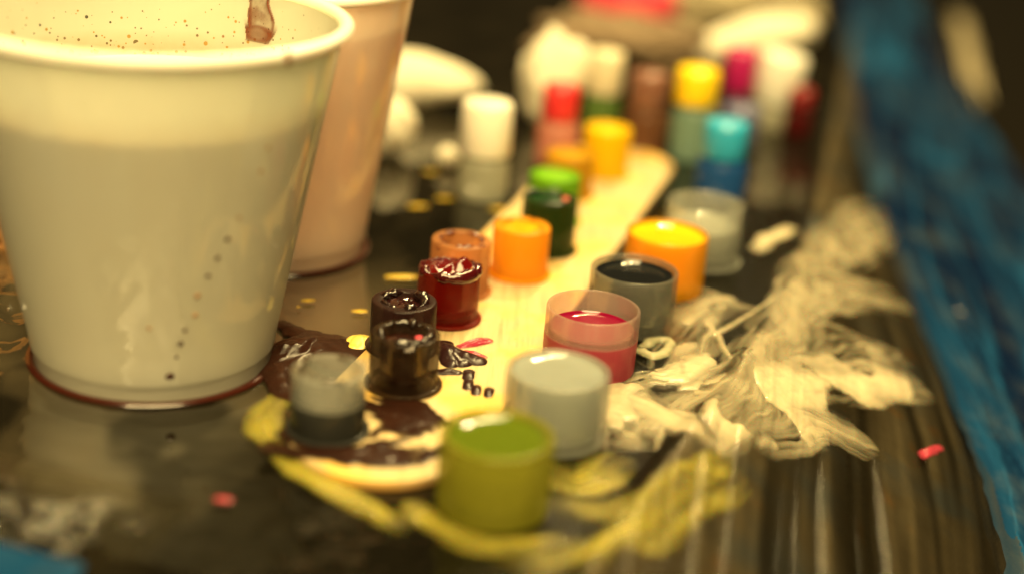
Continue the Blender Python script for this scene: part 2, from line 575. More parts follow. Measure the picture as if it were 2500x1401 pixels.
STROKES = {
    'cream': [([(1.81, 22.19), (2.32, 21.53), (2.93, 20.96), (3.34, 21.11)], 0.38, 0.1), ([(1.66, 21.42), (2.24, 22.75), (2.79, 22.62), (3.43, 23.65), (3.79, 24.08)], 0.34, 0.12), ([(3.0, 24.62), (3.47, 25.87), (3.99, 26.49), (3.35, 25.26), (2.91, 23.37)], 0.42, 0.07), ([(2.45, 21.63), (3.18, 22.38), (3.9, 22.74), (4.61, 23.79), (5.35, 24.72), (6.23, 25.67), (7.39, 26.92)], 0.22, 0.07), ([(3.33, 21.0), (4.01, 22.37), (5.14, 23.77), (6.54, 25.08), (7.62, 26.12)], 0.36, 0.13), ([(4.17, 21.81), (5.02, 22.8), (5.87, 22.95)], 0.48, 0.13), ([(3.75, 21.83), (4.66, 24.22), (5.62, 26.96), (6.57, 30.05), (7.77, 33.07), (8.69, 34.89)], 0.4, 0.07), ([(4.81, 25.48), (5.91, 27.51), (7.06, 29.05), (8.04, 29.74)], 0.36, 0.05), ([(5.76, 28.29), (7.24, 31.19), (8.77, 34.18)], 0.4, 0.07), ([(5.16, 25.08), (6.3, 26.66), (7.42, 26.85)], 0.25, 0.04), ([(1.71, 23.14), (1.76, 20.45)], 0.3, 0.1), ([(2.14, 20.51), (2.73, 21.76), (3.79, 23.09)], 0.2, 0.08), ([(3.48, 26.9), (3.96, 26.19), (4.42, 26.08)], 0.3, 0.04)],
    'strand': [([(3.67, 24.77), (4.29, 25.65), (5.06, 26.83)], 0.07, 0.05), ([(3.63, 25.52), (3.77, 24.6), (3.9, 23.8)], 0.07, 0.05)],
    'puff': [([(5.1, 29.71), (5.47, 30.57), (5.95, 31.11)], 0.22, 0.16)],
    'froth': [([(2.3, 23.85), (2.46, 23.54), (2.77, 23.87), (2.9, 24.23), (2.62, 24.4), (2.38, 24.04)], 0.13, 0.14)],
    'yfront': [([(0.56, 16.68), (1.21, 16.96), (1.85, 18.03), (2.56, 19.22), (3.42, 20.37)], 0.28, 0.07), ([(1.54, 17.32), (2.27, 18.12), (2.93, 18.98), (3.41, 19.84)], 0.26, 0.06), ([(0.82, 19.37), (1.23, 19.01), (1.67, 19.63)], 0.3, 0.1), ([(0.88, 18.43), (1.39, 18.17), (2.04, 18.56)], 0.25, 0.06), ([(0.35, 16.75), (0.99, 16.66)], 0.3, 0.07)],
    'ystrip': [([(-3.46, 21.18), (-3.54, 20.17), (-3.34, 19.27), (-2.72, 18.58), (-1.99, 17.89), (-1.29, 17.4)], 0.24, 0.1), ([(-1.14, 17.87), (-0.65, 17.29), (0.02, 17.03), (0.77, 17.31)], 0.22, 0.09)],
    'brown': [([(-3.75, 21.98), (-3.52, 22.73), (-3.09, 23.01), (-2.5, 22.49)], 0.5, 0.06), ([(-3.66, 22.32), (-3.35, 23.27)], 0.28, 0.11), ([(-3.91, 23.74), (-3.46, 23.16)], 0.2, 0.03), ([(-3.8, 21.98), (-3.36, 21.14)], 0.35, 0.06)],
    'pool': [([(-2.05, 20.65), (-1.4, 20.48), (-0.99, 20.01)], 0.4, 0.05), ([(-2.89, 19.21), (-2.14, 18.96), (-1.51, 19.13), (-1.0, 19.41)], 0.42, 0.05), ([(-1.58, 19.77), (-1.0, 20.14)], 0.4, 0.04)],
    'blob': [([(-1.1, 23.11), (-0.86, 22.74), (-0.47, 22.61)], 0.13, 0.1), ([(-1.08, 23.17), (-0.91, 22.48)], 0.13, 0.1), ([(-0.93, 22.86), (-0.71, 22.5)], 0.13, 0.1)],
    'rstreak': [([(-0.78, 23.16), (-0.4, 23.48)], 0.07, 0.02)],
    'pink': [([(-0.66, 22.91), (-0.44, 22.79)], 0.06, 0.015)],
    'dash': [([(-1.08, 22.07), (-0.79, 22.08)], 0.05, 0.03)],
    'yblob': [([(-2.58, 22.99), (-2.49, 23.27), (-2.34, 23.18)], 0.22, 0.16)],
    'ocher': [([(0.44, 27.64), (0.93, 27.41)], 0.2, 0.02)],
    'spotsD': [([(-0.58, 22.19), (-0.59, 21.93)], 0.05, 0.04), ([(-0.57, 21.81), (-0.58, 21.56)], 0.05, 0.04), ([(-0.43, 21.64), (-0.44, 21.39)], 0.05, 0.04), ([(-0.22, 21.58), (-0.24, 21.34)], 0.05, 0.04)],
    'tabledrops': [([(-2.34, 26.38), (-1.88, 26.49)], 0.12, 0.03), ([(-3.72, 24.88), (-3.58, 24.92)], 0.09, 0.03), ([(-2.77, 24.6), (-2.61, 24.64)], 0.1, 0.03), ([(-3.79, 24.56), (-3.76, 24.58)], 0.04, 0.03), ([(-2.28, 30.64), (-2.07, 30.71)], 0.14, 0.03), ([(-1.73, 31.31), (-1.52, 31.37)], 0.13, 0.03), ([(-0.53, 30.9), (-0.36, 30.94)], 0.12, 0.03), ([(-2.21, 33.22), (-2.04, 33.26)], 0.13, 0.03), ([(-1.75, 34.17), (-1.65, 34.21)], 0.13, 0.03)],
    'slopedrop': [([(7.44, 23.67), (7.97, 24.26)], 0.14, 0.05)],
    'frontdrop': [([(-3.73, 17.72), (-3.61, 17.7)], 0.1, 0.05)],
}



def seg_dist(X, Y, pts):
    """distance to a polyline, and the run along it of the nearest point"""
    best = np.full(X.shape, 1e9)
    along = np.zeros(X.shape)
    side = np.zeros(X.shape)
    run = 0.0
    for (x0, y0), (x1, y1) in zip(pts[:-1], pts[1:]):
        dx, dy = x1 - x0, y1 - y0
        L = math.hypot(dx, dy) + 1e-6
        t = np.clip(((X - x0) * dx + (Y - y0) * dy) / L ** 2, 0, 1)
        px, py = x0 + t * dx, y0 + t * dy
        d = np.hypot(X - px, Y - py)
        m = d < best
        best[m] = d[m]
        along[m] = (run + t * L)[m]
        side[m] = (((X - x0) * dy - (Y - y0) * dx) / L)[m]
        run += L
    return best, along, side, run


def chaikin(pts, k=2):
    for _ in range(k):
        q = [pts[0]]
        for a, b in zip(pts[:-1], pts[1:]):
            q.append((a[0] * .75 + b[0] * .25, a[1] * .75 + b[1] * .25))
            q.append((a[0] * .25 + b[0] * .75, a[1] * .25 + b[1] * .75))
        q.append(pts[-1])
        pts = q
    return pts


def smear(name, strokes, mat, base=None, streak=.6, freq=9.0, step=.03, seed=0, rag=.5, ripple=1.0, wide=1.0, holes=0.0, cut=.006, swirl=0.0, veil=0.0):
    allp = np.array([p for s in strokes for p in s[0]])
    wmax = max(s[1] for s in strokes) * 2.2
    x0, y0 = allp.min(0) - wmax
    x1, y1 = allp.max(0) + wmax
    X, Y = np.meshgrid(np.arange(x0, x1, step), np.arange(y0, y1, step))
    wx = X + .10 * (fbm(X * 2.3, Y * 2.3, seed + 5, 3) - .5) * rag * 2
    wy = Y + .10 * (fbm(X * 2.3, Y * 2.3, seed + 9, 3) - .5) * rag * 2
    if swirl:
        wx = wx + swirl * (fbm(X * .9, Y * .9, seed + 15, 3) - .5) * 2
        wy = wy + swirl * (fbm(X * .9, Y * .9, seed + 19, 3) - .5) * 2
    T = np.zeros(X.shape)
    G = np.zeros(X.shape)
    VL = np.zeros(X.shape)
    for k, (pts, w, th) in enumerate(strokes):
        w = w * wide
        d, al, sd, L = seg_dist(wx, wy, chaikin(pts))
        wv = w * (.75 + .5 * vnoise(al * 1.6, al * 0 + k, seed + k))
        prof = np.clip(1 - (d / wv) ** 2, 0, 1)
        stk = fbm(sd * freq + 7 * k, al * .7, seed + 31 * k, 5)
        # the bristle marks bite deeper towards both ends of the stroke
        e = np.clip(np.minimum(al, L - al) / (w * 1.6) + .25, 0, 1)
        stk = np.clip((stk - .5) * 1.8 + .5 + .25 * e, 0, 1)
        body = th * prof ** .7 * (.35 + .65 * e)
        G = np.maximum(G, body * (.8 + .25 * stk))
        T = np.maximum(T, body * (1 - streak + streak * stk * 1.4))
        if veil:
            fine = fbm(sd * freq * 2.2 + 3 * k, al * .6, seed + 7 * k + 3, 3)
            VL = np.maximum(VL, veil * np.clip(prof * 2, 0, 1) * np.clip((fine - .33) * 2.6, 0, 1.2) * (.3 + .7 * e))
    if holes:
        T = T * (1 - holes * np.clip((fbm(X * 1.5, Y * 1.0, seed + 3, 4) - .5) * 7, 0, 1))
    T = np.clip(T - cut, 0, None) * (.7 + .6 * fbm(X * 4, Y * 4, seed + 77, 4))
    T = np.maximum(T, VL * (.4 + 1.2 * fbm(X * 1.7, Y * 1.7, seed + 71, 4)))
    zb = surf(X, Y) if base is None else np.full(X.shape, base)
    if base is None:
        s1 = edges(X, Y)[0]
        zb = zb + np.clip(s1 + .3, 0, 1) * (pleats(X, Y, s1) + .12) * .55 + .03 * np.clip((s1 + 1.7) / 1.7, 0, 1) + .022 + .10 * np.exp(-(np.where(s1 < 0, s1 / .26, s1 / .40)) ** 2) * (.6 + .6 * vnoise(Y * .7, Y * 0, 66))
    me = grid_mesh(name, X, Y, zb + (.55 * T + .45 * np.where(T > .0015, G, 0)) * ripple + .004, T > .0015, {'thickness': T})
    return link(name, me, mat)


CREAM = smear_mat('petroleum jelly', (.76, .67, .46), (.60, .51, .32), 13, .13, .2, .9, .22)
YEL_S = smear_mat('yellow green soap smear', (.38, .32, .03), (.46, .40, .08), 13, .10, .2, .85, .6)
OCHRE_S = smear_mat('mustard ink smear', (.55, .36, .02), (.62, .50, .14), 60, .2, .2, 1)
BROWN_S = smear_mat('thick brown ink', (.030, .010, .005), (.010, .004, .003), 420, .22, 0, 1, .12, .22)
BLACK_S = smear_mat('black ink', (.012, .004, .004), (.022, .006, .006), 500, .3, 0, 1, .1, .3)
RED_S = smear_mat('crimson ink', (.22, .008, .02), (.35, .01, .06), 160, .2, 0, .9)
PINK_S = smear_mat('pink ink', (.42, .05, .08), (.32, .025, .05), 90, .25, .1, 1)
DROP_Y = smear_mat('mustard drop', (.55, .36, .03), (.60, .42, .06), 150, .15, .1, 1)

tag(smear('jelly_smear', STROKES['cream'], CREAM, seed=200, streak=.6, freq=4.5, ripple=.55, wide=1.5, holes=1.0, cut=.028, swirl=.2, step=.024, veil=.040), 'cream petroleum jelly smeared from the large caps over the table edge', 'smear')
for k, s in enumerate(STROKES['strand']):
    tag(smear('jelly_strand', [s], CREAM, seed=240 + k, streak=.3, step=.02),
        ('long thin pale strand reaching from the jelly to the dark film', 'short thin pale strand crossing a dark patch in the jelly')[k], 'smear', 'jelly strands')
tag(smear('jelly_blob', STROKES['puff'], CREAM, seed=260, streak=.7, swirl=.2, ripple=.6, rag=1.2), 'small white jelly blob on dark film right of the clear cap', 'smear')
tag(smear('jelly_froth', STROKES['froth'], smear_mat('greenish froth', (.34, .33, .20), (.48, .44, .28), 30, .15, .2, .85), seed=270, streak=.4, step=.015, swirl=.05, ripple=.7, freq=9, rag=1.0, wide=.85), 'bubbly greenish ring of jelly at the foot of the black ink cap', 'smear')
tag(smear('soap_smear', STROKES['yfront'], YEL_S, seed=280, streak=.85, freq=7, cut=.018, swirl=.22, ripple=.2, wide=1.4, veil=.018), 'yellow green smear on the table edge right of the olive cap', 'smear')
tag(smear('ink_smear', STROKES['ystrip'], YEL_S, seed=300, streak=.8, freq=7, cut=.015, swirl=.16, ripple=.3, wide=1.15, veil=.012), 'yellow smear curving round the near end of the wooden stick', 'smear')
tag(smear('ink_smear', STROKES['brown'], BROWN_S, seed=320, streak=.45, ripple=1.6, rag=1.4, swirl=.15, freq=5), 'thick dark brown ink between the white cup and the purple cap', 'smear')
tag(smear('ink_pool', STROKES['pool'], BROWN_S, base=DT, seed=340, streak=.85, rag=2.0, holes=.6, cut=.008), 'dark brown ink pool on the near end of the wooden stick', 'smear')
tag(smear('ink_blob', [(p, .19, .13) for p, w, h in STROKES['blob']], BLACK_S, base=DT, seed=350, streak=.15, step=.015), 'glossy black ink blob on the wood right of the brown cap', 'smear')
tag(smear('ink_streak', [(p, .12, .06) for p, w, h in STROKES['rstreak']], RED_S, base=DT, seed=360, streak=.9, freq=24, step=.012), 'dry crimson brush streak on the wood below the red cap', 'smear')
tag(smear('ink_streak', [(p, .13, .06) for p, w, h in STROKES['pink']], PINK_S, base=DT, seed=365, streak=.9, freq=24, step=.012), 'small pink fringe beside the glossy black ink blob', 'smear')
tag(smear('ink_streak', [(p, .09, .06) for p, w, h in STROKES['dash']], BLACK_S, base=DT, seed=370, streak=.3, step=.012), 'short black dash on the wood right of the brown cap', 'smear')
tag(smear('ink_blob', STROKES['yblob'], OCHRE_S, seed=380, streak=.2, step=.02), 'bright mustard blob behind the brown cap on the stick edge', 'smear')
tag(smear('ink_streak', STROKES['ocher'], OCHRE_S, base=DT, seed=385, streak=.5, step=.02), 'orange ink smudge on the wood beside the orange cap', 'smear')
for k, s in enumerate(STROKES['spotsD']):
    tag(smear('ink_spot', [(s[0], (.085, .07, .08, .07)[k], .10)], BLACK_S, base=DT, seed=390 + k, ripple=.4, streak=.1, step=.010, rag=.15), ('black ink spot nearest the red cap, topmost of four on the wood', 'faint black ink spot just below the topmost one on the wood', 'black ink spot left of the lowest one on the wood', 'black ink spot on the wood closest to the frosted white liquid cap')[k], 'ink spot', 'black spots on the wood')
for k, s in enumerate(STROKES['tabledrops']):
    tag(smear('ink_drop', [s], DROP_Y, seed=410 + k, streak=.1, step=.02, rag=.4), ('long flat yellow drop on the film left of the red cap', 'yellow drop on the brown film beside the white cup', 'yellow drop on the film left of the plum cap', 'tiniest yellow drop beside the one near the white cup', 'yellow drop on the film left of the orange cap, nearer the pink cup', 'yellow drop on the film in front of the frosted bottle', 'yellow drop right at the stick edge before the frosted bottle', 'blurred yellow drop by the small tissue wad', 'blurred yellow drop in front of the tiny tissue ball')[k], 'ink drop', 'yellow drops on the film')
tag(smear('ink_drop', [(p, .10, .03) for p, w, h in STROKES['slopedrop']], PINK_S, seed=430, streak=.1, step=.02), 'single pink drop on the brown film near the blue sheet', 'ink drop')
tag(smear('ink_drop', STROKES['frontdrop'], PINK_S, seed=431, streak=.1, step=.02), 'small red drop on a dark patch in front of the white cup', 'ink drop')


# ------------------------------------------------------------ ink caps
def lumpy_disc(name, r, z, h, mat, parent, seed, freq=2.5, n=40):
    """a heaped or scooped surface of thick ink inside radius r"""
    vs, fs = [], []
    rings = 16
    for i in range(rings + 1):
        for k in range(n):
            a = 2 * math.pi * k / n
            rr = r * i / rings
            x, y = rr * math.cos(a), rr * math.sin(a)
            vs.append((x, y, z))
    P = np.array(vs)
    e = 1 - (np.hypot(P[:, 0], P[:, 1]) / r) ** 4
    P[:, 2] += h * (fbm(P[:, 0] * freq + 5, P[:, 1] * freq + 9, seed, 4) - .35) * 2 * e
    vs = [tuple(p) for p in P]
    for i in range(rings):
        for k in range(n):
            l = (k + 1) % n
            fs.append((i * n + k, i * n + l, (i + 1) * n + l, (i + 1) * n + k))
    me = bpy.data.meshes.new(name)
    me.from_pydata(vs, [], fs)
    smooth(me)
    bm = bmesh.new()
    bm.from_mesh(me)
    bmesh.ops.remove_doubles(bm, verts=bm.verts, dist=1e-4)
    bmesh.ops.recalc_face_normals(bm, faces=bm.faces)
    bm.to_mesh(me)
    bm.free()
    return link(name, me, mat, parent)


def ink_cap(name, loc, R, H, wall, level, wallmat, inkmat, label, flange=True, top='flat', lump=.08, seed=0, tilt=(0, 0)):
    root = empty(name, loc)
    root.rotation_euler = (math.radians(tilt[0]), math.radians(tilt[1]), seed * 1.7)
    tag(root, label, 'ink cap', 'large ink caps' if R > .7 else 'small ink caps')
    ri = R - wall
    b = .03
    prof = [(R - .012, .04), (R, .08), (R + .004, H * .5), (R, H - b), (R - b * .3, H - b * .3), (R - b, H), (ri + b * .7, H), (ri + b * .2, H - b * .3), (ri, H - b),
            (ri - .012, H * .4), (ri - .03, .16), (ri - .09, .11), (0.0001, .10), (0.0001, .02), (R - .10, .02)]
    wall_o = lathe('cup_wall', prof, wallmat, root, closed=False, wob=.002, seed=seed)
    if flange:
        fr = R + .075
        lathe('foot_flange', [(R - .02, .0), (fr - .02, .0), (fr, .018), (fr, .05), (fr - .02, .065), (R + .012, .07)], wallmat, root, closed=True, wob=.006, seed=seed + 3)
    if inkmat:
        zi = level * H
        g = ri - .014
        sides = [(g * .90, .125), (g * .985, .18), (g, zi + .012)]
        if top == 'flat':
            prof = sides + [(g * .975, zi - .012), (g * .93, zi - .032), (g * .82, zi - .048), (g * .5, zi - .056), (0.0001, zi - .058)]
            lathe('ink', [(0.0001, .115)] + prof, inkmat, root, closed=False)
        else:
            i0 = lathe('ink', [(0.0001, .115)] + sides, inkmat, root, closed=False)
            lumpy_disc('ink_crust', g, zi + .013, lump, inkmat, i0, seed + 11)
    return root, wall_o


def crust(parent, r, z, w, h, mat, seed, gap=.35):
    """dried ink caked unevenly round a rim"""
    n, m = 72, 8
    th = np.linspace(0, 2 * math.pi, n, endpoint=False)
    c = fbm(np.cos(th) * 2.2 + 5, np.sin(th) * 2.2 + 5, seed, 4)
    k = np.clip((c - gap) * 4, .04, 1.3)
    vs, fs = [], []
    for i in range(n):
        for j in range(m):
            a = 2 * math.pi * j / m
            j2 = 1 + .5 * float(vnoise(np.array([i * .6]), np.array([j * .9]), seed + 3)[0])
            rr = r + w * k[i] * math.cos(a) * j2
            vs.append((rr * math.cos(th[i]), rr * math.sin(th[i]), z + h * k[i] * math.sin(a) * j2))
    for i in range(n):
        for j in range(m):
            fs.append((i * m + j, ((i + 1) % n) * m + j, ((i + 1) % n) * m + (j + 1) % m, i * m + (j + 1) % m))
    me = bpy.data.meshes.new('rim_crust')
    me.from_pydata(vs, [], fs)
    smooth(me)
    return link('rim_crust', me, mat, parent)


small = [
    # name, x, y, h, wall, level, tint, opacity, ink colour, top, label
    ('grey', -2.55, 19.74, 1.0, .10, .52, (.62, .62, .56), 0.3, (.008, .008, .008), 'lump', 'frosted small cap half full of black ink at the near stick end', .05),
    ('brown', -1.60, 21.50, .90, .15, .80, (.13, .075, .04), 0.1, (.022, .006, .004), 'lump', 'smoky brown small cap with a pink fleck on its rim', .10),
    ('purple', -1.76, 22.93, .86, .20, .90, (.05, .018, .016), 0.5, (.020, .005, .005), 'lump', 'dark plum small cap with glossy lumps in its opening', .12),
    ('red', -1.11, 24.36, .94, .07, .96, (.36, .014, .006), 0.28, (.10, .003, .003), 'heap', 'deep red small cap heaped with glossy ink', .26),
    ('tan', -.99, 25.72, 1.0, .16, .62, (.66, .32, .12), 0.5, (.50, .14, .02), 'lump', 'nearly empty tan small cap with a stained rim behind the red one', .10),
    ('orange', .10, 26.82, .98, .17, .93, (.98, .46, .02), 0.75, (.95, .40, .01), 'lump', 'bright orange small cap on the middle of the stick', .05),
    ('dgreen', .62, 28.31, 1.10, .09, .93, (.045, .085, .014), 0.5, (.012, .045, .012), 'lump', 'dark green small cap with a reddish fleck in front of the lime one', .07),
    ('lgreen', .72, 30.1, 1.04, .10, .95, (.22, .50, .02), 0.7, (.20, .48, .02), 'lump', 'lime green small cap between dark green and ochre caps', .07),
    ('ochre', 1.05, 32.1, .94, .10, .93, (.66, .38, .02), 0.7, (.60, .32, .01), 'lump', 'ochre small cap behind the lime green one', .05),
    ('yellow', 1.94, 33.86, 1.12, .12, .92, (1.0, .72, .01), 0.75, (.95, .62, .01), 'lump', 'bright yellow small cap at the far end of the stick', .06),
]
for k, (nm, x, y, h, wl, lv, tint, op, ic, top, lab, lump) in enumerate(small):
    dirt = None
    if nm == 'grey':
        dirt = ((.03, .02, .012), .55, .95)
    if nm == 'tan':
        dirt = ((.10, .02, .04), .70, .95)
    if nm == 'brown':
        dirt = ((.02, .008, .006), 1.2, .2)
    if nm == 'orange':
        dirt = ((.30, .12, .01), .90, .96)
    wm = plastic('cap plastic ' + nm, tint, op, .22 if nm != 'purple' else .3, .5, dirt=dirt, wet={'grey': (.55, (.012, .012, .011), .95, .75), 'brown': (.70, (.03, .010, .006), .6, .2)}.get(nm))
    im = ink('ink ' + nm, ic, .09, .3, lump=.4)
    c, cw = ink_cap('small_ink_cap', (x, y, DT + .003), .545, h, wl, lv, wm, im, lab, True, top, lump, k + 1)
    ck = {'grey': ((.05, .035, .02), .05, .03, .48), 'brown': ((.012, .005, .003), .05, .05, .40), 'purple': ((.010, .003, .003), .07, .06, .36),
          'red': ((.05, .003, .004), .06, .07, .30), 'tan': ((.10, .02, .02), .05, .03, .42), 'orange': ((.30, .12, .01), .03, .02, .5), 'dgreen': ((.008, .02, .008), .05, .05, .4)}.get(nm)
    if ck:
        crust(cw, .545 - wl + .01, h - .01, ck[1], ck[2], ink('crust ' + nm, ck[0], .15, 0, lump=.5), 600 + k, ck[3])
    if nm in ('brown', 'dgreen'):
        pk = lathe('dried_fleck', [(.0001, 0), (.09, .0), (.07, .03), (.0001, .045)], matte('pink fleck ' + nm, (.70, .08, .12) if nm == 'brown' else (.55, .12, .08), .4, .1), cw, n=14, closed=False, wob=.25, seed=3)
        a = -(k + 1) * 1.7
        wx, wy = (.26, -.18) if nm == 'brown' else (.30, -.02)
        pk.location = (wx * math.cos(a) - wy * math.sin(a), wx * math.sin(a) + wy * math.cos(a), h - .01)
    if nm == 'red':
        for q, (dx, dy, cc) in enumerate(((.33, -.10, (.02, .03, .035)), (.42, .02, (.85, .35, .01)))):
            a = -(k + 1) * 1.7
            pk = lathe('ink_fleck', [(.0001, 0), (.07, .0), (.06, .05), (.0001, .07)], ink('fleck %d' % q, cc, .1, 0), c, n=14, closed=False, wob=.2, seed=q)
            pk.location = (dx * math.cos(a) - dy * math.sin(a), dx * math.sin(a) + dy * math.cos(a), h * .96)

large = [
    ('olive', -.03, 18.12, 1.14, .09, .93, (.56, .55, .07), 0.3, (.09, .125, .008), 'olive green large cap closest to the camera', 0),
    ('white', .80, 20.36, 1.14, .07, .95, (.74, .76, .71), 0.26, (.27, .29, .265), 'frosted large cap of whitish liquid behind the olive one', 0),
    ('crimson', 1.38, 23.0, 1.12, .06, .66, (.82, .64, .58), 0.15, (.21, .003, .032), 'clear large cap two thirds full of crimson ink', .28),
    ('black', 2.16, 25.0, 1.10, .07, .90, (.50, .50, .44), 0.17, (.008, .009, .010), 'large cap brimming with glossy black ink', 0),
    ('mango', 2.88, 26.98, 1.16, .06, .93, (1.0, .58, .03), 0.42, (.95, .50, .01), 'large cap full of smooth mango orange ink', 0),
    ('clear', 3.77, 28.8, 1.24, .06, .62, (.74, .75, .68), 0.22, (.36, .37, .33), 'frosted clear large cap of cloudy water at the back of its row', 0),
]
for k, (nm, x, y, h, wl, lv, tint, op, ic, lab, scr) in enumerate(large):
    wm = plastic('large cap plastic ' + nm, tint, op, .16, .5, scratch=scr, wet={'crimson': (.68, (.50, .02, .07), .9, .45), 'clear': (.72, (.45, .47, .42), .6, .1), 'olive': (1.0, (.40, .38, .03), .5, .2)}.get(nm))
    im = ink('large ink ' + nm, ic, .04, .3 if nm != 'black' else 0)
    ink_cap('large_ink_cap', (x, y, .045), .785, h, wl, lv, wm, im, lab, nm in ('clear',), 'flat', 0, k + 30)


# ------------------------------------------------------------ rinse cups
def cup_wall_mat(name, tint, opacity, speck=None, through=.5):
    t = NT(name)
    co = t.obj()
    sep = t.n('ShaderNodeSeparateXYZ', {0: co})
    ang = t.math('ARCTAN2', sep.outputs[0], sep.outputs[1])
    vec = t.n('ShaderNodeCombineXYZ', {0: t.math('MULTIPLY', ang, 9.0), 1: t.math('MULTIPLY', sep.outputs[2], .35)}).outputs[0]
    st = t.noise(1.0, 4, .6, vec)
    c = t.mixc(t.math('MULTIPLY', st, .3), tint, tuple(v * .82 for v in tint))
    if speck:
        z = sep.outputs[2]
        rad = t.math('SQRT', t.math('ADD', t.math('POWER', sep.outputs[0], 2.0), t.math('POWER', sep.outputs[1], 2.0)))
        inner = t.math('LESS_THAN', t.math('SUBTRACT', rad, t.math('ADD', speck[0], t.math('MULTIPLY', z, speck[1]))), -.03)
        band = t.n('ShaderNodeMapRange', {'Value': z, 'From Min': speck[2] + 1.3, 'From Max': speck[2]}).outputs[0]
        for sc_, colr, th in ((5.5, (.03, .02, .01), .15), (8.0, (.50, .26, .01), .20), (11.0, (.12, .06, .02), .17), (3.5, (.30, .12, .03), .07)):
            v = t.n('ShaderNodeTexVoronoi', {'Vector': co, 'Scale': sc_})
            pick = t.n('ShaderNodeSeparateColor', {0: v.outputs['Color']})
            rr = t.math('MULTIPLY', t.math('MULTIPLY', pick.outputs[0], pick.outputs[0]), t.math('MULTIPLY', band, th * 2.2))
            m = t.math('LESS_THAN', v.outputs['Distance'], rr)
            c = t.mixc(t.math('MULTIPLY', t.math('MULTIPLY', m, inner), .9), c, colr)
        tide = t.math('MULTIPLY', t.n('ShaderNodeMapRange', {'Value': z, 'From Min': speck[2] + .45, 'From Max': speck[2]}).outputs[0], t.noise(2.5, 4, .6))
        c = t.mixc(t.math('MULTIPLY', t.math('MULTIPLY', tide, inner), 1.1), c, (.55, .33, .05))
    b = t.bump(t.noise(1.2, 3, .5), .12, .05)
    body = t.mixs(through, t.n('ShaderNodeBsdfDiffuse', {0: c}), t.n('ShaderNodeBsdfTranslucent', {0: c}))
    s = t.mixs(opacity, t.n('ShaderNodeBsdfTransparent', {0: (.95, .94, .9)}), body)
    fr = t.n('ShaderNodeFresnel', {'IOR': 1.5, 'Normal': b}).outputs[0]
    s = t.mixs(t.math('MULTIPLY', fr, .6), s, t.n('ShaderNodeBsdfGlossy', {0: (1, 1, 1), 'Roughness': .07, 'Normal': b}))
    return t.done(s)


def rinse_cup(loc, rb, rt, H, level, wallm, waterm, ringm, label, seed):
    root = empty('rinse_cup', loc)
    tag(root, label, 'plastic cup', 'rinse cups')
    foot = .30
    k = (rt - rb) / (H - foot)
    w = .05

    def ro(z):
        return rb + (z - foot) * k
    prof = [(rb - .10, .0), (rb - .045, .0), (rb - .03, .03), (rb - .03, foot - .05), (rb + .01, foot), (rb + .02, foot + .04)]
    prof += [(ro(z), z) for z in np.linspace(foot + .3, H - .1, 8)]
    prof += [(ro(z) - w, z) for z in np.linspace(H - .1, foot + .1, 8)]
    prof += [(rb - .10, foot), (rb - .25, foot - .05), (rb - .35, .12), (rb - .15, .06)]
    wall_o = lathe('cup_wall', prof, wallm, root, n=120, closed=True)
    lathe('cup_floor', [(.0001, .13), (rb - .30, .13), (rb - .30, .17), (.0001, .17)], wallm, root, n=64, closed=False)
    rim = [(rt + .02 + .115 * math.cos(a), H - .05 + .105 * math.sin(a)) for a in np.linspace(0, 2 * math.pi, 14)[:-1]]
    lathe('rim', rim, rimm, root, n=120, closed=True)
    g = .012 + w
    wl = level
    lathe('water', [(.0001, foot + .02), (rb - .16, foot + .03), (ro(foot + .3) - g, foot + .3), (ro(wl) - g, wl + .02), (ro(wl) - g - .03, wl - .01), (ro(wl) - g - .12, wl - .03), (.0001, wl - .035)], waterm, root, n=96, closed=False)
    ring = [(rb + .02 + .075 * math.cos(a), .02 + .045 * math.sin(a)) for a in np.linspace(0, 2 * math.pi, 9)[:-1]]
    lathe('residue_ring', ring, ringm, root, n=120, closed=True, wob=.006, seed=seed)
    return wall_o, ro


RIM = matte('thick white rim plastic', (.93, .90, .80), .25, .04, 2, .2, .02)
rimm = RIM
RING = ink('dried red brown ink', (.045, .008, .004), .2, 0)
cup1_mat = cup_wall_mat('white cup plastic', (.82, .81, .71), .80, (1.93 - .3 * .187, .187, 4.32))
water1 = matte('cloudy grey rinse water', (.80, .82, .60), .06, .12, 1.0, .2, .0)
cup1, ro1 = rinse_cup((-5.75, 22.25, .012), 1.93, 2.92, 5.6, 4.32, cup1_mat, water1, RING, 'white plastic cup of cloudy grey water in front, splashed inside', 1)
cup2_mat = cup_wall_mat('second cup plastic', (.98, .84, .70), .62, None, .5)
water2 = matte('cloudy pink rinse water', (1.0, .72, .54), .06, .08, 1.0, .2, .0, transl=.3)
cup2, ro2 = rinse_cup((-4.75, 27.8, .012), 1.76, 2.52, 5.35, 4.55, cup2_mat, water2, RING, 'translucent cup of pinkish water standing behind the white cup', 2)

